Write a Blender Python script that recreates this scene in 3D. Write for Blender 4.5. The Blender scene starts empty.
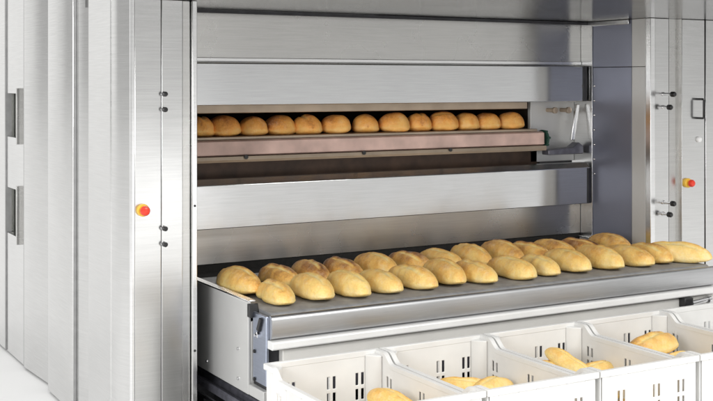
import bpy, bmesh, math, random
from mathutils import Vector, Matrix, noise
R = math.radians
rnd = random.Random(7)
S = bpy.context.scene
COL = S.collection
CZ = 1.409                      # camera height above the floor

# ------------------------------------------------------------------ materials
def new_mat(name):
    m = bpy.data.materials.new(name); m.use_nodes = True
    nt = m.node_tree
    return m, nt, nt.nodes['Principled BSDF'], nt.nodes.new('ShaderNodeTexCoord')

def steel(name, col=(0.62, 0.62, 0.61), rough=0.22, aniso=0.75, wave=0.02, grain=(6, 6, 260), tint=0.05):
    m, nt, b, tc = new_mat(name)
    N = nt.nodes.new; L = nt.links.new
    b.inputs['Metallic'].default_value = 1
    b.inputs['Anisotropic'].default_value = aniso
    t = N('ShaderNodeCombineXYZ'); t.inputs[0].default_value = 0.03; t.inputs[1].default_value = 0.05; t.inputs[2].default_value = 1
    L(t.outputs[0], b.inputs['Tangent'])
    geo = N('ShaderNodeNewGeometry')
    mp = N('ShaderNodeMapping'); mp.inputs['Scale'].default_value = grain
    L(geo.outputs['Position'], mp.inputs['Vector'])
    g = N('ShaderNodeTexNoise'); g.inputs['Scale'].default_value = 1; g.inputs['Detail'].default_value = 4
    L(mp.outputs[0], g.inputs['Vector'])
    big = N('ShaderNodeTexNoise'); big.inputs['Scale'].default_value = 3.1; big.inputs['Detail'].default_value = 2
    L(geo.outputs['Position'], big.inputs['Vector'])
    # colour: slight grain and smudge variation
    mix = N('ShaderNodeMixRGB'); mix.blend_type = 'MULTIPLY'; mix.inputs['Fac'].default_value = 1
    mix.inputs['Color1'].default_value = (*col, 1)
    add = N('ShaderNodeMath'); add.operation = 'ADD'
    m1 = N('ShaderNodeMapRange'); m1.inputs['To Min'].default_value = -tint; m1.inputs['To Max'].default_value = tint
    m1.inputs['From Min'].default_value = .3; m1.inputs['From Max'].default_value = .7
    L(g.outputs['Fac'], m1.inputs['Value'])
    m2 = N('ShaderNodeMapRange'); m2.inputs['To Min'].default_value = .94; m2.inputs['To Max'].default_value = 1.04
    m2.inputs['From Min'].default_value = .1; m2.inputs['From Max'].default_value = .9
    L(big.outputs['Fac'], m2.inputs['Value'])
    L(m1.outputs[0], add.inputs[0]); L(m2.outputs[0], add.inputs[1])
    L(add.outputs[0], mix.inputs['Color2']); L(mix.outputs[0], b.inputs['Base Color'])
    m3 = N('ShaderNodeMapRange'); m3.inputs['To Min'].default_value = rough * .8; m3.inputs['To Max'].default_value = rough * 1.25
    m3.inputs['From Min'].default_value = .1; m3.inputs['From Max'].default_value = .9
    L(big.outputs['Fac'], m3.inputs['Value'])
    sm = N('ShaderNodeTexNoise'); sm.inputs['Scale'].default_value = 7.5; sm.inputs['Detail'].default_value = 9; sm.inputs['Roughness'].default_value = .62
    L(geo.outputs['Position'], sm.inputs['Vector'])
    sr = N('ShaderNodeMapRange'); sr.interpolation_type = 'SMOOTHSTEP'; sr.inputs['From Min'].default_value = .5; sr.inputs['From Max'].default_value = .74; sr.inputs['To Max'].default_value = .02
    L(sm.outputs['Fac'], sr.inputs['Value'])
    sa = N('ShaderNodeMath'); sa.operation = 'ADD'; L(m3.outputs[0], sa.inputs[0]); L(sr.outputs[0], sa.inputs[1])
    L(sa.outputs[0], b.inputs['Roughness'])
    if not wave: return m
    w = N('ShaderNodeTexNoise'); w.inputs['Scale'].default_value = 2.3; w.inputs['Detail'].default_value = 1
    mw = N('ShaderNodeMapping'); mw.inputs['Scale'].default_value = (1.6, 1.6, .55)
    L(geo.outputs['Position'], mw.inputs['Vector']); L(mw.outputs[0], w.inputs['Vector'])
    bp = N('ShaderNodeBump'); bp.inputs['Strength'].default_value = 1; bp.inputs['Distance'].default_value = wave
    L(w.outputs['Fac'], bp.inputs['Height']); L(bp.outputs[0], b.inputs['Normal'])
    return m

def plain(name, col, rough=0.5, metal=0.0, var=0.12, scale=20, bump=0.0, spec=0.5):
    m, nt, b, tc = new_mat(name)
    N = nt.nodes.new; L = nt.links.new
    b.inputs['Metallic'].default_value = metal; b.inputs['Roughness'].default_value = rough
    b.inputs['Specular IOR Level'].default_value = spec
    geo = N('ShaderNodeNewGeometry')
    n = N('ShaderNodeTexNoise'); n.inputs['Scale'].default_value = scale; n.inputs['Detail'].default_value = 6
    L(geo.outputs['Position'], n.inputs['Vector'])
    r = N('ShaderNodeMapRange'); r.inputs['From Min'].default_value = .3; r.inputs['From Max'].default_value = .7
    r.inputs['To Min'].default_value = 1 - var; r.inputs['To Max'].default_value = 1 + var
    L(n.outputs['Fac'], r.inputs['Value'])
    mix = N('ShaderNodeMixRGB'); mix.blend_type = 'MULTIPLY'; mix.inputs['Fac'].default_value = 1
    mix.inputs['Color1'].default_value = (*col, 1)
    L(r.outputs[0], mix.inputs['Color2']); L(mix.outputs[0], b.inputs['Base Color'])
    if bump:
        bp = N('ShaderNodeBump'); bp.inputs['Strength'].default_value = .6; bp.inputs['Distance'].default_value = bump
        L(n.outputs['Fac'], bp.inputs['Height']); L(bp.outputs[0], b.inputs['Normal'])
    return m

def bread_mat():
    m, nt, b, tc = new_mat('bread_crust')
    N = nt.nodes.new; L = nt.links.new
    at = N('ShaderNodeAttribute'); at.attribute_name = 'bake_shade'
    oi = N('ShaderNodeObjectInfo')
    sep = N('ShaderNodeSeparateColor'); L(oi.outputs['Color'], sep.inputs[0])
    addv = N('ShaderNodeVectorMath'); addv.operation = 'ADD'
    rv = N('ShaderNodeMath'); rv.operation = 'MULTIPLY'; rv.inputs[1].default_value = 40
    L(oi.outputs['Random'], rv.inputs[0])
    L(tc.outputs['Object'], addv.inputs[0]); L(rv.outputs[0], addv.inputs[1])
    n = N('ShaderNodeTexNoise'); n.inputs['Scale'].default_value = 14; n.inputs['Detail'].default_value = 6; n.inputs['Roughness'].default_value = .6
    L(addv.outputs[0], n.inputs['Vector'])
    n2 = N('ShaderNodeTexNoise'); n2.inputs['Scale'].default_value = 160; n2.inputs['Detail'].default_value = 4
    L(addv.outputs[0], n2.inputs['Vector'])
    # bake amount = attribute * (object bake) + noise
    mul = N('ShaderNodeMath'); mul.operation = 'MULTIPLY'
    L(at.outputs['Fac'], mul.inputs[0]); L(sep.outputs[0], mul.inputs[1])
    nr = N('ShaderNodeMapRange'); nr.inputs['From Min'].default_value = .3; nr.inputs['From Max'].default_value = .7
    nr.inputs['To Min'].default_value = -.17; nr.inputs['To Max'].default_value = .17
    L(n.outputs['Fac'], nr.inputs['Value'])
    ad = N('ShaderNodeMath'); ad.operation = 'ADD'; ad.use_clamp = True
    L(mul.outputs[0], ad.inputs[0]); L(nr.outputs[0], ad.inputs[1])
    nr2 = N('ShaderNodeMapRange'); nr2.inputs['From Min'].default_value = .3; nr2.inputs['From Max'].default_value = .7
    nr2.inputs['To Min'].default_value = -.06; nr2.inputs['To Max'].default_value = .06
    L(n2.outputs['Fac'], nr2.inputs['Value'])
    ad2 = N('ShaderNodeMath'); ad2.operation = 'ADD'; ad2.use_clamp = True
    L(ad.outputs[0], ad2.inputs[0]); L(nr2.outputs[0], ad2.inputs[1])
    cr = N('ShaderNodeValToRGB'); e = cr.color_ramp.elements
    e[0].position = 0; e[0].color = (.95, .77, .38, 1)
    e[1].position = 1; e[1].color = (.10, .042, .014, 1)
    for p, c in ((.25, (.94, .67, .23, 1)), (.5, (.82, .47, .12, 1)), (.75, (.42, .19, .055, 1))):
        x = e.new(p); x.color = c
    L(ad2.outputs[0], cr.inputs[0]); fn = N('ShaderNodeTexNoise'); fn.inputs['Scale'].default_value = 34; fn.inputs['Detail'].default_value = 8; fn.inputs['Roughness'].default_value = .72
    L(addv.outputs[0], fn.inputs['Vector'])
    fr = N('ShaderNodeMapRange'); fr.inputs['From Min'].default_value = .50; fr.inputs['From Max'].default_value = .72; fr.inputs['To Max'].default_value = .34
    L(fn.outputs['Fac'], fr.inputs['Value'])
    fm = N('ShaderNodeMixRGB'); fm.inputs['Color2'].default_value = (.88, .80, .62, 1)
    L(fr.outputs[0], fm.inputs['Fac']); L(cr.outputs[0], fm.inputs['Color1']); am = N('ShaderNodeMixRGB'); am.blend_type = 'MULTIPLY'; am.inputs['Color2'].default_value = (1.12, .87, .72, 1)
    L(sep.outputs[1], am.inputs['Fac']); L(fm.outputs[0], am.inputs['Color1']); L(am.outputs[0], b.inputs['Base Color'])
    b.inputs['Roughness'].default_value = .55
    b.inputs['Subsurface Weight'].default_value = .12
    b.inputs['Subsurface Radius'].default_value = (.02, .01, .004)
    b.inputs['Subsurface Scale'].default_value = .3
    mixn = N('ShaderNodeMath'); mixn.operation = 'MULTIPLY_ADD'; mixn.inputs[1].default_value = .25
    L(n2.outputs['Fac'], mixn.inputs[0]); L(n.outputs['Fac'], mixn.inputs[2])
    bp = N('ShaderNodeBump'); bp.inputs['Strength'].default_value = .7; bp.inputs['Distance'].default_value = .010
    L(mixn.outputs[0], bp.inputs['Height']); L(bp.outputs[0], b.inputs['Normal'])
    return m

M = {}
M['front'] = steel('brushed_steel_front', (.64, .64, .635), .20, .35, .003)
M['side'] = steel('brushed_steel_side', (.68, .68, .675), .17, .75, .003)
M['plate'] = plain('light_grey_enamel', (.60, .60, .59), .38, .25, .05, 5)
M['beam'] = plain('cream_beam', (.70, .69, .66), .4, .1, .05, 6)
M['door'] = steel('brushed_steel_shutter', (.61, .615, .62), .18, .85, 0)
M['back'] = steel('brushed_steel_back', (.56, .555, .54), .26, .8, 0)
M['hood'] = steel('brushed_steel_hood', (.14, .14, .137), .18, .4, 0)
M['bluewall'] = plain('blue_film_steel', (.24, .253, .32), .34, .45, .06, 4)
M['enamel'] = plain('white_enamel_lip', (.80, .80, .79), .3, .1, .04, 8)
M['seam'] = plain('grey_seam_gasket', (.36, .36, .36), .5, .2, .1, 30)
M['flatblack'] = plain('flat_black', (.012, .011, .010), .9, 0, .3, 60)  # one flat black for the belt strip and the panel gap
M['trim'] = steel('bright_trim_steel', (.80, .80, .80), .22, .3, .004)
M['nose'] = steel('nose_bar_steel', (.55, .555, .565), .40, .3, 0, grain=(6, 220, 220))
M['blueplate'] = steel('blue_bracket_steel', (.42, .46, .56), .32, .3, .004)
M['chrome'] = plain('chrome_pin', (.75, .75, .76), .12, 1, .03)
M['belt'] = plain('grey_conveyor_belt', (.25, .25, .252), .5, 0, .16, 30, .0008)
M['dark'] = plain('dark_oven_interior', (.045, .028, .018), .7, 0, .4, 12)
M['brown'] = plain('brown_deck_front', (.055, .03, .018), .45, .3, .35, 14)
M['pink'] = plain('pinkish_setter_board', (.70, .50, .44), .5, 0, .22, 9, .0008)
M['beige'] = plain('beige_metal_lip', (.42, .34, .26), .4, .4, .15, 8)
M['black'] = plain('black_plastic', (.015, .015, .016), .35, 0, .2, 40)
M['blacksteel'] = plain('black_steel_frame', (.03, .03, .034), .38, .4, .3, 22)
M['slate'] = plain('slate_rail', (.16, .16, .19), .35, .5, .25, 30)
M['red'] = plain('red_button', (.72, .045, .02), .3, 0, .06)
M['yellow'] = plain('yellow_collar', (.85, .52, .06), .35, 0, .06)
M['crate'] = plain('white_crate_plastic', (.80, .797, .78), .38, 0, .07, 5, .0008)
M['white'] = plain('white_indicator', (.85, .85, .85), .3, 0, .02)
M['green'] = plain('green_drive_wheel', (.03, .085, .06), .45, 0, .2)
M['recess'] = plain('grey_green_recess', (.13, .135, .115), .5, .3, .15, 18)
M['floor'] = plain('white_studio_floor', (.90, .90, .90), .6, 0, .015, 3)
M['bread'] = bread_mat()

# ------------------------------------------------------------------ helpers
def link(name, bm, mat, parent=None, bevel=0.0, sharp=.6, loc=None):
    me = bpy.data.meshes.new(name)
    bmesh.ops.recalc_face_normals(bm, faces=bm.faces)
    bm.to_mesh(me); bm.free()
    me.materials.append(M[mat])
    for p in me.polygons: p.use_smooth = True
    me.set_sharp_from_angle(angle=sharp)
    o = bpy.data.objects.new(name, me); COL.objects.link(o)
    if parent is not None:
        o.parent = parent
        # geometry is written in world metres: bring it into the parent's frame
        w = Vector((0, 0, 0)); q = parent
        while q is not None: w += q.location; q = q.parent
        me.transform(Matrix.Translation(-w))
    if bevel:
        b = o.modifiers.new('edge', 'BEVEL'); b.width = bevel; b.segments = 2; b.limit_method = 'ANGLE'; b.angle_limit = R(40)
    return o

def empty(name, loc, label, cat, group=None):
    o = bpy.data.objects.new(name, None); COL.objects.link(o); o.location = loc
    o.empty_display_size = .1
    tag(o, label, cat, group); return o

def tag(o, label=None, cat=None, group=None, kind=None):
    if label: o['label'] = label
    if cat: o['category'] = cat
    if group: o['group'] = group
    if kind: o['kind'] = kind

def box(bm, x0, x1, y0, y1, z0, z1):
    v = [bm.verts.new(p) for p in ((x0, y0, z0), (x1, y0, z0), (x1, y1, z0), (x0, y1, z0), (x0, y0, z1), (x1, y0, z1), (x1, y1, z1), (x0, y1, z1))]
    for f in ((3, 2, 1, 0), (4, 5, 6, 7), (0, 1, 5, 4), (1, 2, 6, 5), (2, 3, 7, 6), (3, 0, 4, 7)):
        bm.faces.new([v[i] for i in f])

def bx(*a):
    bm = bmesh.new(); box(bm, *a); return bm

def prism(bm, pts, axis, a, b):
    """closed 2-D outline swept along an axis; the 2-D coordinates are the other two axes in xyz order"""
    def put(p, t):
        c = list(p); c.insert(axis, t); return bm.verts.new(c)
    A = [put(p, a) for p in pts]; B = [put(p, b) for p in pts]
    n = len(pts)
    bm.faces.new(A); bm.faces.new(B[::-1])
    for i in range(n):
        bm.faces.new((A[i], B[i], B[(i + 1) % n], A[(i + 1) % n]))

def lathe(bm, prof, org, d, seg=24):
    """profile [(radius, distance along d)] revolved round d at org"""
    d = Vector(d).normalized(); u = d.orthogonal().normalized(); w = d.cross(u); o = Vector(org)
    rings = []
    for r, t in prof:
        if r < 1e-6: rings.append([bm.verts.new(o + d * t)])
        else: rings.append([bm.verts.new(o + d * t + (u * math.cos(2 * math.pi * i / seg) + w * math.sin(2 * math.pi * i / seg)) * r) for i in range(seg)])
    for a, b in zip(rings, rings[1:]):
        for i in range(seg):
            j = (i + 1) % seg
            q = [a[i % len(a)], a[j % len(a)], b[j % len(b)], b[i % len(b)]]
            q2 = []
            for v in q:
                if v not in q2: q2.append(v)
            if len(q2) > 2: bm.faces.new(q2)

def tube(bm, pts, r, seg=10):
    pts = [Vector(p) for p in pts]; rings = []
    for i, p in enumerate(pts):
        d = (pts[min(i + 1, len(pts) - 1)] - pts[max(i - 1, 0)]).normalized()
        u = d.cross(Vector((.13, .27, .95))).normalized(); w = d.cross(u)
        rings.append([bm.verts.new(p + (u * math.cos(2 * math.pi * k / seg) + w * math.sin(2 * math.pi * k / seg)) * r) for k in range(seg)])
    for a, b in zip(rings, rings[1:]):
        for k in range(seg): bm.faces.new((a[k], a[(k + 1) % seg], b[(k + 1) % seg], b[k]))
    bm.faces.new(rings[0][::-1]); bm.faces.new(rings[-1])

# ------------------------------------------------------------------ floor
bm = bmesh.new(); v = [bm.verts.new(p) for p in ((-30, -30, 0), (40, -30, 0), (40, 40, 0), (-30, 40, 0))]; bm.faces.new(v)
fl = link('floor', bm, 'floor'); tag(fl, kind='structure')

# ------------------------------------------------------------------ the oven
YF = 4.05                         # plane of the post fronts
XL, XR = 1.357, 3.95              # left side skin, inner right wall
HOOD = CZ + .31
TOP = 2.25
oven = empty('bakery_deck_oven', (2.9, 5.3, 0), 'large stainless steel deck oven with an open baking slot, standing behind the conveyor', 'oven')

# side skin of the left cabinet: tall folded cassettes, profile in (x, y) swept upwards
def side_panel(pts, z0=.012, z1=TOP):
    bm = bmesh.new(); prism(bm, pts, 2, z0, z1)
    return link('side_panel', bm, 'side', oven, .003)
D = .05
def cassette(y0, y1, d0=0.0, d1=0.0, fold=.012):
    return [(XL + D, y0), (XL + fold - d0, y0), (XL - d0, y0 + fold), (XL - d1, y1 - fold), (XL + fold - d1, y1), (XL + D, y1)]
side_panel(cassette(6.06, 6.75))
side_panel([(XL + D, 5.200), (XL + .030, 5.200), (XL + .022, 5.212), (XL - .006, 5.640), (XL + .004, 5.652), (XL + D, 5.652)])
# cassettes with broad shallow folds towards the front
side_panel([(XL + D, 4.603), (XL + .044, 4.603), (XL + .040, 4.612), (XL + .004, 4.748), (XL + .004, 4.766), (XL - .010, 4.768), (XL - .014, 4.775), (XL - .012, 5.165), (XL - .004, 5.172), (XL + D, 5.172)])
side_panel([(XL + D, 4.068), (XL + .036, 4.068), (XL + .032, 4.078), (XL + .004, 4.150), (XL - .004, 4.165), (XL - .003, 4.262), (XL + .003, 4.266), (XL + .003, 4.274), (XL - .002, 4.278), (XL, 4.575), (XL + .016, 4.594), (XL + D, 4.594)])
def gasket(y, x0, x1):
    link('gasket', bx(XL + x0, XL + x1, y, y + .003, .012, TOP), 'seam', oven)
gasket(4.763, -.008, .003); gasket(5.1745, .000, .03); gasket(5.658, -.002, .03); gasket(6.050, -.002, .03); gasket(4.0635, .022, .034)
# narrow strip with two recessed grips
strip_x = XL + .004
bm = bmesh.new()
ys0, ys1, wy0, wy1 = 5.672, 6.045, 5.745, 6.06
wins = [(CZ - .283, CZ - .058), (CZ - .782, CZ - .545)]
zs = [.012, wins[1][0], wins[1][1], wins[0][0], wins[0][1], TOP]
for i in range(5):
    if i % 2 == 0: box(bm, strip_x, XL + D, ys0, ys1, zs[i], zs[i + 1])
    else: box(bm, strip_x, XL + D, ys0, wy0, zs[i] + .0003, zs[i + 1] - .0003)
st = link('side_panel', bm, 'side', oven)
for z0, z1 in wins:
    w = link('recessed_grip', bx(XL + .046, XL + .06, wy0 - .01, 6.05, z0 - .01, z1 + .01), 'recess', oven)
    bm = bmesh.new(); box(bm, XL - .018, XL + .02, 5.735, 5.752, z0 - .028, z1 + .028)
    link('flange', bm, 'back', w, .002)
# core behind the skin
link('cabinet_core', bx(XL + .051, 1.62, 4.10, 6.74, .02, TOP - .01), 'blacksteel', oven)

# left post front: corner trim, panel, groove, bright edge strip
def front_panel(x0, x1, mat='front', y=YF, z0=.012, z1=HOOD - .001, name='front_panel', t=.03):
    return link(name, bx(x0, x1, y, y + t, z0, z1), mat, oven, .0025)
bm = bmesh.new(); prism(bm, [(XL + .002, 4.063), (XL + .002, YF + .006), (XL + .008, YF - .001), (XL + .016, YF - .001), (XL + .016, 4.063)], 2, .012, TOP)
link('corner_trim', bm, 'trim', oven)
front_panel(XL + .0175, 1.4775)
front_panel(1.479, 1.563)
front_panel(1.566, 1.598, 'back', YF + .014, t=.02, name='recess_strip')
lt = front_panel(1.600, 1.620, 'trim', YF - .004, name='edge_trim', t=.06)
link('inner_wall', bx(1.60, 1.62, YF + .06, 4.62, .3, HOOD - .001), 'back', oven)
# right post
link('edge_trim', bx(XR, XR + .03, YF - .004, YF + .03, .012, HOOD - .001), 'trim', oven, .002)
rp0 = front_panel(XR + .0315, 4.075)
# concave bend that carries the bolts
bm = bmesh.new(); prism(bm, [(4.0765, YF + .001), (4.090, YF + .018), (4.150, YF + .020), (4.160, YF), (4.160, YF + .05), (4.0765, YF + .05)], 2, .012, HOOD - .001)
link('folded_panel', bm, 'back', oven)
rp = front_panel(4.1615, 4.318)
front_panel(4.326, 4.62)
front_panel(4.626, 5.35)
link('cabinet_core', bx(XR + .052, 5.34, 4.11, 6.74, .02, TOP - .01), 'blacksteel', oven)
link('side_panel', bx(5.34, 5.36, 4.085, 6.75, .012, TOP), 'side', oven, .002)

# inner right wall: bright strip, blue panel, grey panel
def wall_piece(y0, y1, mat, z0, z1, x=XR):
    return link('inner_wall', bx(x, x + .05, y0, y1, z0, z1), mat, oven, .0015)
wall_piece(4.463, 4.62, 'trim', .3, HOOD - .001)
sm = CZ + .075
wall_piece(4.182, 4.4615, 'bluewall', .3, sm - .001, XR + .006)
wall_piece(4.182, 4.4615, 'bluewall', sm + .001, HOOD - .001, XR + .006)
wall_piece(4.082, 4.174, 'plate', .3, sm - .001)
wall_piece(4.082, 4.174, 'plate', sm + .001, HOOD - .001)
link('wall_gap', bx(XR + .02, XR + .04, 4.173, 4.183, .3, HOOD - .002), 'black', oven)
bm = bmesh.new(); box(bm, XR - .008, XR, 4.19, 4.455, HOOD - .024, HOOD - .002)
link('wall_trim', bm, 'trim', oven, .002)
for k in range(7):
    bm = bmesh.new()
    lathe(bm, [(0, 0), (.006, 0), (.006, .004), (.003, .007), (0, .007)], (XR + .006, 4.45, CZ - .02 - k * .075), (-1, 0, 0), 12)
    link('rivet', bm, 'chrome', oven)

# hood over the whole front; its underside shows along the top
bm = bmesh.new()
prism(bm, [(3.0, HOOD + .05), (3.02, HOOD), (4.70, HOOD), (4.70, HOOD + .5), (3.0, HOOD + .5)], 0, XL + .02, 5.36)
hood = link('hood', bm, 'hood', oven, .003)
bm = bmesh.new()
prism(bm, [(4.50, HOOD - .016), (4.525, HOOD - .016), (4.56, HOOD - .002), (4.50, HOOD - .002)], 0, 1.622, XR - .002)
link('seal_strip', bm, 'blacksteel', hood)
# front wall of the baking chamber, top to bottom
YB = 4.55
link('upper_panel', bx(1.622, XR - .002, YB, YB + .03, CZ + .05, HOOD - .003), 'back', oven)
bm = bmesh.new(); box(bm, 1.622, XR - .002, YB - .008, YB - .0005, CZ + .088, CZ + .105)
link('trim_rail', bm, 'trim', oven, .002)
def shutter(z0, z1, yf, lip):
    """one steel door: face, lower return and a bevelled top lip"""
    bm = bmesh.new()
    prism(bm, [(yf, z0), (yf, z1), (yf + lip, z1 + lip * .8), (yf + .075, z1 + lip * .8), (yf + .075, z0)], 0, 1.624, XR - .012)
    return link('shutter', bm, 'door', oven, .003)
s1 = shutter(CZ - .100, CZ + .080, 4.495, .004)
s2 = shutter(CZ - .622, CZ - .438, 4.462, .030)
link('end_cap', bx(XR - .030, XR - .0125, 4.488, 4.4945, CZ - .098, CZ + .080), 'blacksteel', s1)
link('end_cap', bx(XR - .030, XR - .0125, 4.455, 4.4615, CZ - .620, CZ - .440), 'blacksteel', s2)
link('mouth_lip', bx(1.624, 3.62, 4.575, 4.60, CZ - .136, CZ - .099), 'beige', oven, .003)
link('lower_panel', bx(1.622, XR - .002, YB, YB + .03, CZ - .784, CZ - .60), 'back', oven, .002)
link('dark_gap_fill', bx(1.624, XR - .004, YB + .006, YB + .024, CZ - .8205, CZ - .7845), 'flatblack', oven)  # black filler drawn as the dark gap where the belt emerges
link('rear_panel', bx(1.622, XR - .002, YB + .001, YB + .03, .30, CZ - .856), 'blacksteel', oven)
# baking chamber
bm = bmesh.new()
box(bm, 1.55, 3.95, 5.65, 5.70, CZ - .45, CZ + .05)
box(bm, 1.55, 3.95, 4.60, 5.65, CZ - .06, CZ - .04)
box(bm, 1.52, 1.55, 4.625, 5.70, CZ - .45, CZ + .05)
box(bm, 3.70, 3.74, 4.625, 5.65, CZ - .42, CZ - .07)
link('baking_chamber', bm, 'dark', oven)
# frame plate right of the slot
link('slot_end_plate', bx(3.66, XR - .001, 4.60, 4.624, CZ - .41, CZ - .09), 'plate', oven, .002)
# deck that carries the rolls in the slot
DZ = CZ - .238
deck = link('deck', bx(1.66, 3.66, 4.545, 5.60, DZ - .012, DZ), 'beige', oven, .002)
bm = bmesh.new()
prism(bm, [(4.535, DZ - .013), (4.522, DZ - .02), (4.520, DZ - .076), (4.533, DZ - .082), (4.56, DZ - .082), (4.56, DZ - .013)], 0, 1.66, 3.685)
link('setter_board', bm, 'pink', deck)
bm = bmesh.new()
prism(bm, [(4.512, DZ - .084), (4.508, DZ - .098), (4.512, DZ - .108), (4.58, DZ - .108), (4.58, DZ - .084)], 0, 1.66, 3.69)
link('lower_lip', bm, 'beige', deck)
for x in (2.03, 2.62, 3.10):
    bm = bmesh.new(); lathe(bm, [(0, 0), (.009, 0), (.009, .010), (0, .010)], (x, 4.513, DZ - .087), (0, -1, 0), 14)
    link('stop_pin', bm, 'black', deck)
bm = bmesh.new()
for k in range(6):
    lathe(bm, [(.045, 0), (.045, .012), (.02, .014), (0, .014)] if k == 0 else [(.006, 0), (.006, .02), (0, .02)],
          (3.69, 4.545 + (.04 * math.cos(k) if k else 0), DZ - .05 + (.04 * math.sin(k) if k else 0)), (1, 0, 0), 18)
link('drive_wheel', bm, 'green', deck)
link('brown_riser', bx(1.624, 3.70, 4.60, 4.62, CZ - .46, DZ - .115), 'brown', oven)
# lift arm and fittings in the slot's right end
bm = bmesh.new()
prism(bm, [(3.905, CZ - .115), (3.928, CZ - .115), (3.895, CZ - .30), (3.868, CZ - .30)], 1, 4.53, 4.545)
link('lift_arm', bm, 'trim', oven, .003)
bm = bmesh.new(); prism(bm, [(3.70, CZ - .37), (3.93, CZ - .37), (3.93, CZ - .33), (3.90, CZ - .31), (3.86, CZ - .335), (3.70, CZ - .345)], 1, 4.505, 4.56)
link('arm_bearing', bm, 'slate', oven, .004)
for x in (3.77, 3.86):
    bm = bmesh.new(); lathe(bm, [(.011, 0), (.011, .05), (.016, .052), (.016, .066), (0, .07)], (x, 4.60, CZ - .145), (0, -1, 0), 16)
    link('locating_stud', bm, 'beige', oven)
# plinth under the slot
link('plinth', bx(1.63, XR + .04, 4.40, 6.7, .004, .295), 'blacksteel', oven)

# buttons, bolts, handle
def estop(parent, x, z, k=.86):
    bm = bmesh.new(); lathe(bm, [(0, 0), (.027 * k, 0), (.027 * k, .012), (.023 * k, .016), (.012 * k, .016), (.012 * k, .026), (0, .026)], (x, YF, z), (0, -1, 0), 28)
    c = link('emergency_button', bm, 'yellow', parent)
    bm = bmesh.new(); lathe(bm, [(0, .022), (.016 * k, .022), (.021 * k, .027), (.021 * k, .036), (.016 * k, .043), (.006 * k, .046), (0, .046)], (x, YF, z), (0, -1, 0), 28)
    link('button_cap', bm, 'red', c)
def bolt(parent, x, z, reach, y=YF, rh=.0125):
    bm = bmesh.new(); lathe(bm, [(.010, 0), (.010, .005), (.007, .008), (.007, reach), (0, reach)], (x, y, z), (0, -1, 0), 18)
    s = link('bolt', bm, 'chrome', parent)
    bm = bmesh.new(); lathe(bm, [(.006, reach - .004), (rh, reach), (rh, reach + .016), (rh * .7, reach + .022), (0, reach + .023)], (x, y, z), (0, -1, 0), 18)
    link('knob', bm, 'black', s)
estop(oven, 1.404, CZ - .475)
for z in (-.045, -.103, -.547, -.606): bolt(oven, 1.486, CZ + z, .008, rh=.0095)
estop(oven, 4.195, CZ - .497)
for z, r in ((-.059, .058), (-.122, .036), (-.585, .058), (-.640, .036)): bolt(oven, 4.035, CZ + z, r, rh=.013)
bm = bmesh.new(); tube(bm, [(4.27, YF, CZ - .085), (4.27, YF - .035, CZ - .085), (4.27, YF - .04, CZ - .092), (4.27, YF - .04, CZ - .172), (4.27, YF - .035, CZ - .179), (4.27, YF, CZ - .179)], .0055)
link('pull_handle', bm, 'black', oven)
bm = bmesh.new(); lathe(bm, [(0, 0), (.014, 0), (.014, .01), (.009, .015), (0, .016)], (4.275, YF, CZ - .285), (0, -1, 0), 18)
link('indicator', bm, 'white', oven)
bm = bmesh.new(); lathe(bm, [(0, 0), (.005, 0), (.004, .003), (0, .004)], (1.610, YF - .004, CZ - .47), (0, -1, 0), 12)
link('screw', bm, 'black', lt)
bm = bmesh.new(); lathe(bm, [(0, 0), (.005, 0), (.004, .003), (0, .004)], (1.610, YF - .004, CZ - 1.02), (0, -1, 0), 12)
link('screw', bm, 'black', lt)

# ------------------------------------------------------------------ conveyor
TZ = CZ - .822                     # belt surface
XB0, XB1 = 1.728, 3.925
conv = empty('conveyor', (2.82, 4.0, 0), 'steel unloading conveyor with dark grey belt carrying two rows of rolls', 'conveyor')
Y0 = 3.773
# belt
bm = bmesh.new()
pr = [(4.53, TZ), (3.665, TZ)]
for k in range(1, 7):
    a = R(15 * k); pr.append((3.665 - .022 * math.sin(a), TZ - .022 + .022 * math.cos(a)))
pr += [(3.66, TZ - .03), (4.53, TZ - .03)]
prism(bm, pr, 0, XB0 + .012, XB1 - .01)
link('belt', bm, 'belt', conv)
link('black_strip', bx(XB0 + .014, XB1 - .012, 4.46, 4.548, TZ + .0005, TZ + .004), 'flatblack', conv)  # plain black strip lying on the belt behind the rear row
# side plates with a front return
def side_plate(x, s):
    bm = bmesh.new()
    xo, xi = x, x + s * .012
    prism(bm, sorted([(min(xo, xi), CZ - 1.135), (max(xo, xi), CZ - 1.135)]) + [(max(xo, xi), CZ - .800), (min(xo, xi), CZ - .800)], 1, Y0, 4.54)
    a, b = sorted((xo + s * .0125, xo + s * .075))
    if s > 0: box(bm, a, b, Y0, Y0 + .01, CZ - 1.135, CZ - .87)
    p = link('side_plate', bm, 'plate', conv, .0025)
    a, b = sorted((xo + s * .0008, xo + s * .03))
    link('top_flange', bx(a, b, Y0 + .002, 4.54, CZ - .7995, CZ - .794), 'trim', p, .001)
    return p
sp = side_plate(1.707, 1)
for y, z in ((3.86, -.985), (3.86, -1.095), (4.16, -1.095)):
    bm = bmesh.new(); lathe(bm, [(0, 0), (.007, 0), (.006, .004), (0, .006)], (1.707, y, CZ + z), (-1, 0, 0), 14)
    link('screw', bm, 'chrome', sp)
side_plate(3.945, -1)
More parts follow.
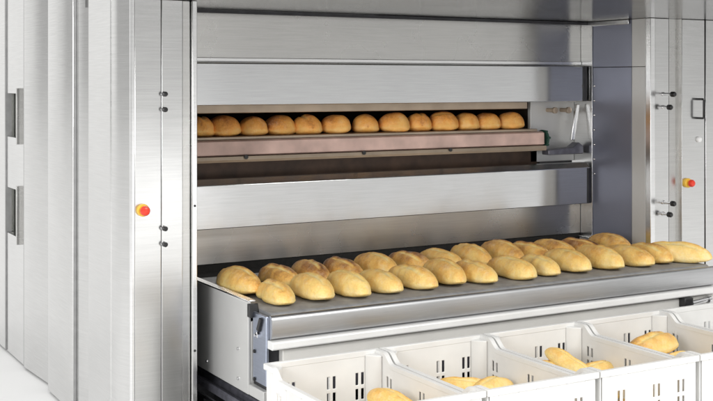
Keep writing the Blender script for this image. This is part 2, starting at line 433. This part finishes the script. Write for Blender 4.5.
# adjuster bracket at the nose
br = link('nose_bracket', bx(1.716, 1.728, 3.640, 3.752, CZ - 1.078, CZ - .830), 'blueplate', conv, .003)
link('bracket_block', bx(1.7285, 1.775, 3.655, 3.7725, CZ - 1.10, CZ - .845), 'blacksteel', br, .003)
bm = bmesh.new(); prism(bm, [(3.755, CZ - .803), (3.772, CZ - .803), (3.772, CZ - .852), (3.745, CZ - .852)], 0, 1.702, 1.74)
link('end_stop', bm, 'black', br, .003)
bm = bmesh.new(); prism(bm, [(3.668, CZ - .845), (3.682, CZ - .84), (3.706, CZ - .885), (3.690, CZ - .892)], 0, 1.708, 1.7155)
link('adjuster_slot', bm, 'black', br)
bm = bmesh.new(); lathe(bm, [(0, 0), (.012, 0), (.012, .008), (.006, .010), (.006, .016), (0, .016)], (1.716, 3.703, CZ - .905), (-1, 0, 0), 6)
link('adjuster_bolt', bm, 'chrome', br)
for z in (-.97, -1.07):
    bm = bmesh.new(); lathe(bm, [(0, 0), (.008, 0), (.007, .005), (0, .006)], (1.716, 3.735, CZ + z), (-1, 0, 0), 6)
    link('bracket_bolt', bm, 'black', br)
# rounded nose bar and bright lip under it
bm = bmesh.new()
pr = [(3.657, TZ - .012)]
for k in range(0, 7):
    a = R(90 + 15 * k); pr.append((3.632 + .017 * math.cos(a), TZ - .021 + .017 * math.sin(a)))
pr += [(3.613, TZ - .060), (3.619, TZ - .082), (3.63, TZ - .088), (3.657, TZ - .088)]
prism(bm, pr, 0, XB0, XB1)
link('nose_bar', bm, 'nose', conv)
bm = bmesh.new()
pr = [(3.66, TZ - .0915), (3.604, TZ - .0915), (3.598, TZ - .096), (3.597, TZ - .116), (3.602, TZ - .121), (3.66, TZ - .121)]
prism(bm, pr, 0, XB0 - .006, XB1 + .006)
link('front_lip', bm, 'enamel', conv, .002)
link('front_beam', bx(XB0 + .03, XB1 - .03, 3.663, 3.72, CZ - 1.13, TZ - .035), 'slate', conv)
link('front_cover', bx(XB0 + .045, XB1 - .01, 3.622, 3.655, TZ - .20, TZ - .128), 'beam', conv, .003)
link('corner_foot', bx(1.7085, 1.80, 3.645, 3.7715, CZ - 1.135, CZ - 1.096), 'plate', conv, .003)
link('bottom_tray', bx(1.7195, 3.933, Y0 + .011, 4.40, CZ - 1.134, CZ - 1.122), 'back', conv)
# latch under the lip near the right end
lx = 3.705
lb = link('latch', bx(lx, lx + .05, 3.585, 3.66, TZ - .165, TZ - .1215), 'black', conv, .005)
bm = bmesh.new(); tube(bm, [(lx + .055, 3.60, TZ - .150), (lx + .15, 3.60, TZ - .142)], .011, 14)
lathe(bm, [(0, 0), (.018, 0), (.018, .014), (0, .014)], (lx + .15, 3.60, TZ - .142), (1, 0, 0), 16)
link('latch_pin', bm, 'chrome', lb)
# frame under the conveyor
for x in (1.76, 3.86):
    for y in (3.83, 4.33): link('leg', bx(x, x + .05, y, y + .05, .004, CZ - 1.136), 'blacksteel', conv, .003)
for k, (x, z, mt) in enumerate(((1.70, .205, 'slate'), (1.745, .215, 'slate'), (1.79, .225, 'slate'), (1.835, .23, 'slate'))):
    bm = bmesh.new(); prism(bm, [(x, z), (x + .03, z), (x + .03, z + .022), (x + .006, z + .03), (x, z + .022)], 1, 3.70, 4.38)
    link('rail', bm, mt, conv, .002)
bm = bmesh.new(); box(bm, 1.672, 1.684, 3.72, 4.28, .185, .197)
link('rail', bm, 'trim', conv, .002)
link('cross_bar', bx(1.672, 3.9, 4.286, 4.325, .15, .20), 'blacksteel', conv)
link('cross_bar', bx(1.672, 3.9, 3.79, 3.825, .14, .184), 'blacksteel', conv)

# ------------------------------------------------------------------ bread rolls
def roll_mesh(seed, ln=.235, w=.125, h=.092, taper=2.2, slash=True, pin=True, nu=56, nv=44):
    r = random.Random(seed)
    bm = bmesh.new(); lay = bm.verts.layers.float.new('bake_shade')
    off = Vector((r.uniform(0, 50), r.uniform(0, 50), r.uniform(0, 50)))
    sk = r.uniform(-.4, .4); rear_shade = 1.0; pinch = r.choice([0, 0, -.05, -.10]) * pin; pc = r.uniform(-.25, .25); asym = r.uniform(-.1, .1); so = r.uniform(-.35, .15); bend = r.uniform(-.012, .012)
    rows = []
    for i in range(nu + 1):
        a = math.pi * i / nu
        t = -math.cos(a)                                   # -1..1 along the roll
        s = max(0.0, 1 - abs(t) ** taper) ** .5 * (1 + pinch * math.exp(-((t - pc) / .22) ** 2) + asym * t)
        ring = []
        for j in range(nv):
            b = 2 * math.pi * j / nv                       # 0 = up
            cx, cz = math.sin(b), math.cos(b)
            # squash: flat underside
            pz = cz if cz > 0 else -.52 * (1 - math.exp(cz / .52))
            x = w / 2 * s * cx * (1 + .06 * (cz < 0)); z = h * .62 * s * pz
            y = ln / 2 * t
            p = Vector((x, y, z))
            n = noise.noise(p * 11 + off) * .0038 + noise.noise(p * 34 + off) * .0022
            k = 1 + n / max(.03, math.hypot(x, z)) if s > .1 else 1
            x *= k; z *= k
            bake_shade = .42 + .48 * max(0, cz) + .24 * noise.noise(p * 9 + off) + .16 * t * rear_shade  # crust browning; the last term paints shade onto the rear end
            if cz < -.1: bake_shade = .42
            bake_shade -= .25 * max(0, -cz + .15) * (cz > -.4)
            if slash:
                # lengthwise slash running slightly askew: groove with one raised ear
                c = so + sk * t
                d = (math.sin(b) - c) if cz > 0 else 9
                fade = max(0, 1 - (abs(t) / .82) ** 4)
                if abs(d) < .5:
                    g = math.exp(-(d / .13) ** 2) * fade
                    ear = math.exp(-((d - .26) / .14) ** 2) * fade
                    z += -.009 * g + .0025 * ear
                    bake_shade = bake_shade * (1 - .92 * g) + .30 * ear
                    lo = math.exp(-((d + .22) / .16) ** 2) * fade
                    bake_shade -= .16 * lo
            x += bend * (1 - t * t)
            v = bm.verts.new((x, y, z)); v[lay] = min(1, max(0.02, bake_shade)); ring.append(v)
        rows.append(ring)
    for a, b in zip(rows, rows[1:]):
        for j in range(nv):
            bm.faces.new((a[j], a[(j + 1) % nv], b[(j + 1) % nv], b[j]))
    bmesh.ops.remove_doubles(bm, verts=bm.verts, dist=1e-5)
    z0 = min(v.co.z for v in bm.verts)
    for v in bm.verts: v.co.z = max(v.co.z, z0 + .004) - z0 - .004
    bmesh.ops.recalc_face_normals(bm, faces=bm.faces)
    me = bpy.data.meshes.new('bread_roll'); bm.to_mesh(me); bm.free()
    me.materials.append(M['bread'])
    for p in me.polygons: p.use_smooth = True
    return me
BATARD = [roll_mesh(10 + k, ln=.296 + .012 * (k % 3), w=.116 + .007 * (k % 2), h=.090 + .007 * (k % 3), taper=2.2) for k in range(8)]
ROUND = [roll_mesh(40 + k, ln=.148, w=.128, h=.100, taper=2.5, slash=(k % 3 == 0), pin=False) for k in range(6)]

def roll(me, loc, rz, bake_shade, label, group, sc=1.0, rx=0, ry=0, amber=0.0):
    o = bpy.data.objects.new('bread_roll', me); COL.objects.link(o)
    o.location = loc; o.rotation_euler = (rx, ry, rz); o.scale = (sc, sc, sc)
    o.color = (bake_shade, amber, 0, 1)
    tag(o, label, 'bread roll', group)
    return o
ORD = ['leftmost', 'second', 'third', 'fourth', 'fifth', 'sixth', 'seventh', 'eighth', 'ninth', 'tenth', 'eleventh', 'twelfth', 'thirteenth', 'rightmost']
front_x = [1.857, 2.008, 2.165, 2.310, 2.470, 2.630, 2.775, 2.955, 3.118, 3.270, 3.450, 3.620, 3.765]
for i, x in enumerate(front_x):
    nm = 'leftmost' if i == 0 else ('rightmost' if i == len(front_x) - 1 else ORD[i])
    roll(BATARD[i % 8], (x, 3.858 + rnd.uniform(-.015, .015), TZ + .001), R(rnd.uniform(-9, 3)), rnd.uniform(.42, .62),
         f'pale golden torpedo roll, {nm}' + ('' if i in (0, len(front_x) - 1) else ' from the left') + ' in the front row on the belt', 'rolls on the conveyor belt', rnd.uniform(.97, 1.08))
back_x = [1.812, 2.025, 2.180, 2.335, 2.485, 2.665, 2.815, 2.980, 3.150, 3.310, 3.470, 3.630, 3.800]
for i, x in enumerate(back_x):  # higher values brown these rolls to paint the shade over the rear row
    nm = 'leftmost' if i == 0 else ('rightmost' if i == len(back_x) - 1 else ORD[i])
    roll(BATARD[(i * 3 + 5) % 8], (x, (4.10 if i == 0 else 4.185) + rnd.uniform(-.02, .015), TZ + .001), R(rnd.uniform(-9, 3)), rnd.uniform(.62, .95),
         f'shaded torpedo roll, {nm}' + ('' if i in (0, len(back_x) - 1) else ' from the left') + ' in the rear row on the belt', 'rolls on the conveyor belt', rnd.uniform(.97, 1.06))
roll(BATARD[4], (3.862, 3.80, TZ + .001), R(30), .42, 'golden roll lying askew at the far right end of the belt, against the cabinet', 'rolls on the conveyor belt', 1.08)

slot_x = [1.877, 1.99, 2.134, 2.268, 2.40, 2.546, 2.713, 2.862, 3.01, 3.15, 3.281, 3.416, 3.56]
for i, x in enumerate(slot_x):
    nm = 'leftmost' if i == 0 else ('rightmost' if i == 12 else ORD[i])
    roll(ROUND[(i * 2 + i // 3) % 6], (x - .01, 4.635 + rnd.uniform(-.01, .01), DZ + .001), R(90 + rnd.uniform(-35, 35)) if i % 2 else R(rnd.uniform(-25, 25)), rnd.uniform(.66, .85),
         f'round golden brown roll, {nm}' + ('' if i in (0, 12) else ' from the left') + ' of the row inside the oven slot', 'rolls in the oven slot', rnd.uniform(.96, 1.06), amber=1.0)

# ------------------------------------------------------------------ crates
CW, CY0, CY1, CTOP = .455, 2.86, 3.52, CZ - .960
def panel_grid(us, vs, holes, top, place, th):
    """flat wall with real slots: us, vs = grid lines; holes = set of (iu, iv); top(u) scales the highest row"""
    bm = bmesh.new(); vt = {}
    H = vs[-1]
    def P(i, j):
        if (i, j) not in vt:
            u = us[i]; z = vs[j]
            if z > H - .10: z = (H - .10) + (z - (H - .10)) * ((top(u) - (H - .10)) / .10)
            vt[(i, j)] = bm.verts.new(place(u, z))
        return vt[(i, j)]
    fs = []
    for i in range(len(us) - 1):
        for j in range(len(vs) - 1):
            if (i, j) in holes: continue
            fs.append(bm.faces.new((P(i, j), P(i + 1, j), P(i + 1, j + 1), P(i, j + 1))))
    bmesh.ops.recalc_face_normals(bm, faces=bm.faces)
    bmesh.ops.solidify(bm, geom=bm.faces[:], thickness=th)
    return bm
HZ = CTOP - .004
def grid_lines(length, pairs, w=.011, gap=.012, ends=()):
    us = {0.0, length}
    hol = []
    for c in pairs:
        for s in (-1, 1):
            a = c + s * (gap / 2 + w / 2) - w / 2
            us |= {a, a + w}; hol.append((a, a + w))
    us |= set(ends)
    return sorted(us), hol
def zlines():
    rows = [(HZ - .118, HZ - .075), (HZ - .170, HZ - .132), (HZ - .30, HZ - .245)]
    zs = {0.0, HZ, HZ - .10, HZ - .05}
    for a, b in rows: zs |= {a, b}
    return sorted(zs), rows
def crate(x0, label, group):
    root = empty('bread_crate', (x0 + CW / 2, (CY0 + CY1) / 2, 0), label, 'crate', group)
    z0 = .004
    vs, rows = zlines()
    def holes_for(us, hol):
        hs = set()
        for i in range(len(us) - 1):
            m = (us[i] + us[i + 1]) / 2
            if not any(a < m < b for a, b in hol): continue
            for j in range(len(vs) - 1):
                mz = (vs[j] + vs[j + 1]) / 2
                if any(a < mz < b for a, b in rows): hs.add((i, j))
        return hs
    L_ = CY1 - CY0
    # end walls (front and back), full height
    for y, s, nm in ((CY0 + .012, -1, 'end_wall'), (CY1 - .012, 1, 'end_wall')):
        us, hol = grid_lines(CW - .024, [.085, .245, .36])
        bm = panel_grid(us, vs, holes_for(us, hol), lambda u: HZ, lambda u, z: (x0 + .012 + u, y, z0 + z), .005)
        # ribs on the outside and the rolled rim
        for u in (.035, .115, .185, .24, .31, .39):
            a, b = sorted((y - s * .0015, y + s * .0095)); box(bm, x0 + .012 + u - .003, x0 + .012 + u + .003, a, b, z0, z0 + HZ - .022)
        a, b = sorted((y - s * .006, y + s * .012)); box(bm, x0 + .001, x0 + CW - .001, a, b, z0 + HZ - .02, z0 + HZ + .001)
        link(nm, bm, 'crate', root, .0025)
    # side walls with dipped top between raised corners
    dip = .034
    def ss(t): t = min(1, max(0, t)); return t * t * (3 - 2 * t)
    def top(u):
        e = min(u, L_ - .024 - u)
        return HZ - dip * ss((e - .055) / .055)
    for x, s in ((x0 + .012, -1), (x0 + CW - .012, 1)):
        us, hol = grid_lines(L_ - .026, [.12, .33, .54], ends=[.055 + .0055 * k for k in range(11)] + [L_ - .026 - .055 - .0055 * k for k in range(11)])
        bm = panel_grid(us, vs, holes_for(us, hol), top, lambda u, z: (x, CY0 + .013 + u, z0 + z), .005)
        # rim following the dip
        N = 60; pts = []
        prev = None
        ring = []
        for k in range(N + 1):
            u = (L_ - .026) * k / N; zt = top(u)
            a, b = sorted((x - s * .007, x + s * .0115))
            yy = CY0 + .013 + u
            ring.append([bm.verts.new(p) for p in ((a, yy, z0 + zt - .016), (b, yy, z0 + zt - .016), (b, yy, z0 + zt + .0005), (a, yy, z0 + zt + .0005))])
        for p, q in zip(ring, ring[1:]):
            for k in range(4): bm.faces.new((p[k], p[(k + 1) % 4], q[(k + 1) % 4], q[k]))
        bm.faces.new(ring[0]); bm.faces.new(ring[-1][::-1])
        for u in (.05, .15, .26, .37, .48, .585):
            a, b = sorted((x - s * .0015, x + s * .0095)); box(bm, a, b, CY0 + .013 + u - .003, CY0 + .013 + u + .003, z0, z0 + top(u) - .02)
        link('side_wall', bm, 'crate', root, .002)
    # inner corner posts
    for cx, sx in ((x0 + .0185, 1), (x0 + CW - .0185, -1)):
        for cy, sy in ((CY0 + .0185, 1), (CY1 - .0185, -1)):
            pts = [(cx, cy), (cx + sx * .045, cy), (cx + sx * .040, cy + sy * .014), (cx + sx * .014, cy + sy * .040), (cx, cy + sy * .045)]
            bm = bmesh.new(); prism(bm, pts, 2, z0 + .02, z0 + HZ - .012)
            link('corner_post', bm, 'crate', root, .003)
    link('crate_floor', bx(x0 + .0185, x0 + CW - .0185, CY0 + .019, CY1 - .019, HZ - .262, HZ - .254), 'crate', root)
    return root
CX = [1.648 + .4615 * k for k in range(5)]
cl = ['white slotted plastic bread crate, leftmost of the row in front of the conveyor',
      'white slotted plastic bread crate, second from the left in the row before the conveyor',
      'white slotted plastic bread crate with a propped pale split roll, third from the left',
      'white slotted plastic bread crate with an oval roll showing on top, fourth from the left',
      'white slotted plastic bread crate cut off by the right edge, under the black latch']
for x, l in zip(CX, cl): crate(x, l, 'white bread crates in front of the conveyor')
CF = HZ - .250                    # where the lowest rolls in a crate lie
def crate_roll(k, fx, fy, lift, rz, bake_shade, label, rx=0, ry=0, sc=1.0, me=None):
    return roll(me or BATARD[(k * 2 + int(fx * 10)) % 8], (CX[k] + fx, CY0 + fy, CF + lift), R(rz), bake_shade, label, 'rolls in the crates', sc, R(rx), R(ry))
cr_names = ['leftmost', 'second', 'third', 'fourth']
for k in range(4):
    # two loose layers under the ones that show
    crate_roll(k, .13, .16, 0, 80, .5, f'golden roll low in the front of the {cr_names[k]} crate')
    crate_roll(k, .31, .18, 0, 100, .55, f'golden roll low in the front right of the {cr_names[k]} crate')
    crate_roll(k, .14, .40, 0, 70, .5, f'golden roll low at the back of the {cr_names[k]} crate')
    crate_roll(k, .31, .42, 0, 95, .5, f'golden roll low at the back right of the {cr_names[k]} crate')
crate_roll(0, .35, .35, .100, 20, .48, 'golden split roll leaning on the right wall of the leftmost crate', 16, 0, .92)
crate_roll(1, .22, .44, .105, 65, .45, 'smaller golden split roll on the left of the pair on top in the second crate', 6, 0, .78)
crate_roll(1, .31, .39, .100, 110, .42, 'pale golden roll on the right of the pair on top in the second crate', 4, 0, .74)
crate_roll(2, .26, .46, .112, 30, .40, 'pale split roll propped up on the pile in the third crate', 27, 12, .86)
crate_roll(2, .18, .50, .095, 80, .55, 'golden roll lying left of the propped roll in the third crate', 0, 0, .72)
crate_roll(2, .37, .44, .090, 100, .50, 'golden roll lying right of the propped roll in the third crate', 0, 0, .72)
crate_roll(3, .22, .46, .135, 105, .58, 'long oval golden roll across the top of the pile in the fourth crate', 0, 10, 1.12)
crate_roll(3, .16, .42, .085, 75, .40, 'pale small roll under the left end of the oval roll in the fourth crate', 0, 0, .72)
crate_roll(3, .30, .40, .085, 100, .40, 'pale small roll under the right end of the oval roll in the fourth crate', 0, 0, .72)

# ------------------------------------------------------------------ world and lamps
w = bpy.data.worlds.new('World'); S.world = w; w.use_nodes = True
nt = w.node_tree; bg = nt.nodes['Background']
tc = nt.nodes.new('ShaderNodeTexCoord')
def dirfac(d, lo, hi, amp):
    dp = nt.nodes.new('ShaderNodeVectorMath'); dp.operation = 'DOT_PRODUCT'
    dp.inputs[1].default_value = Vector(d).normalized()
    nt.links.new(tc.outputs['Generated'], dp.inputs[0])
    mr = nt.nodes.new('ShaderNodeMapRange'); mr.interpolation_type = 'SMOOTHSTEP'
    mr.inputs['From Min'].default_value = lo; mr.inputs['From Max'].default_value = hi
    mr.inputs['To Min'].default_value = 0; mr.inputs['To Max'].default_value = amp
    nt.links.new(dp.outputs['Value'], mr.inputs['Value']); return mr.outputs[0]
def add(a, b):
    n = nt.nodes.new('ShaderNodeMath'); n.operation = 'ADD'
    for i, q in enumerate((a, b)):
        if isinstance(q, float): n.inputs[i].default_value = q
        else: nt.links.new(q, n.inputs[i])
    return n.outputs[0]
val = add(.47, dirfac((-.24, 1, .0), .88, .995, .40))
val = add(val, dirfac((0, 0, 1), .2, .9, .7))
val = add(val, dirfac((.40, -1, .0), .80, 1., .12))
nt.links.new(val, bg.inputs['Strength'])
bg.inputs['Color'].default_value = (1, .995, .98, 1)

def area(name, loc, target, sx, sy, power, col=(1, 1, 1)):
    l = bpy.data.lights.new(name, 'AREA'); l.shape = 'RECTANGLE'; l.size = sx; l.size_y = sy; l.energy = power; l.color = col
    o = bpy.data.objects.new(name, l); COL.objects.link(o); o.location = loc
    o.rotation_euler = (Vector(target) - Vector(loc)).to_track_quat('-Z', 'Y').to_euler()
    return o
area('key_softbox', (3.6, -1.2, 4.2), (2.8, 4.0, .6), 2.4, 1.6, 150, (1, .985, .96))
area('low_strip', (4.0, -3.0, .30), (2.4, 4.0, .75), 1.8, .42, 4.2)  # added strip lamp, there to reflect as a bright band in the left post
area('fill_softbox', (-2.6, .6, 2.0), (2.6, 4.2, .7), 2.2, 1.6, 115)

# ------------------------------------------------------------------ camera
cam = bpy.data.cameras.new('Camera'); co = bpy.data.objects.new('Camera', cam); COL.objects.link(co)
cam.sensor_width = 36; cam.lens = 1136 / 713 * 36
cam.shift_y = -(200.5 - 82) / 713
cam.clip_start = .05; cam.clip_end = 200
co.location = (0, 0, CZ); co.rotation_euler = (R(90), 0, -R(29.796))
S.camera = co
S.view_settings.view_transform = 'Standard'; S.view_settings.look = 'None'
S.view_settings.exposure = .2; S.view_settings.gamma = 1
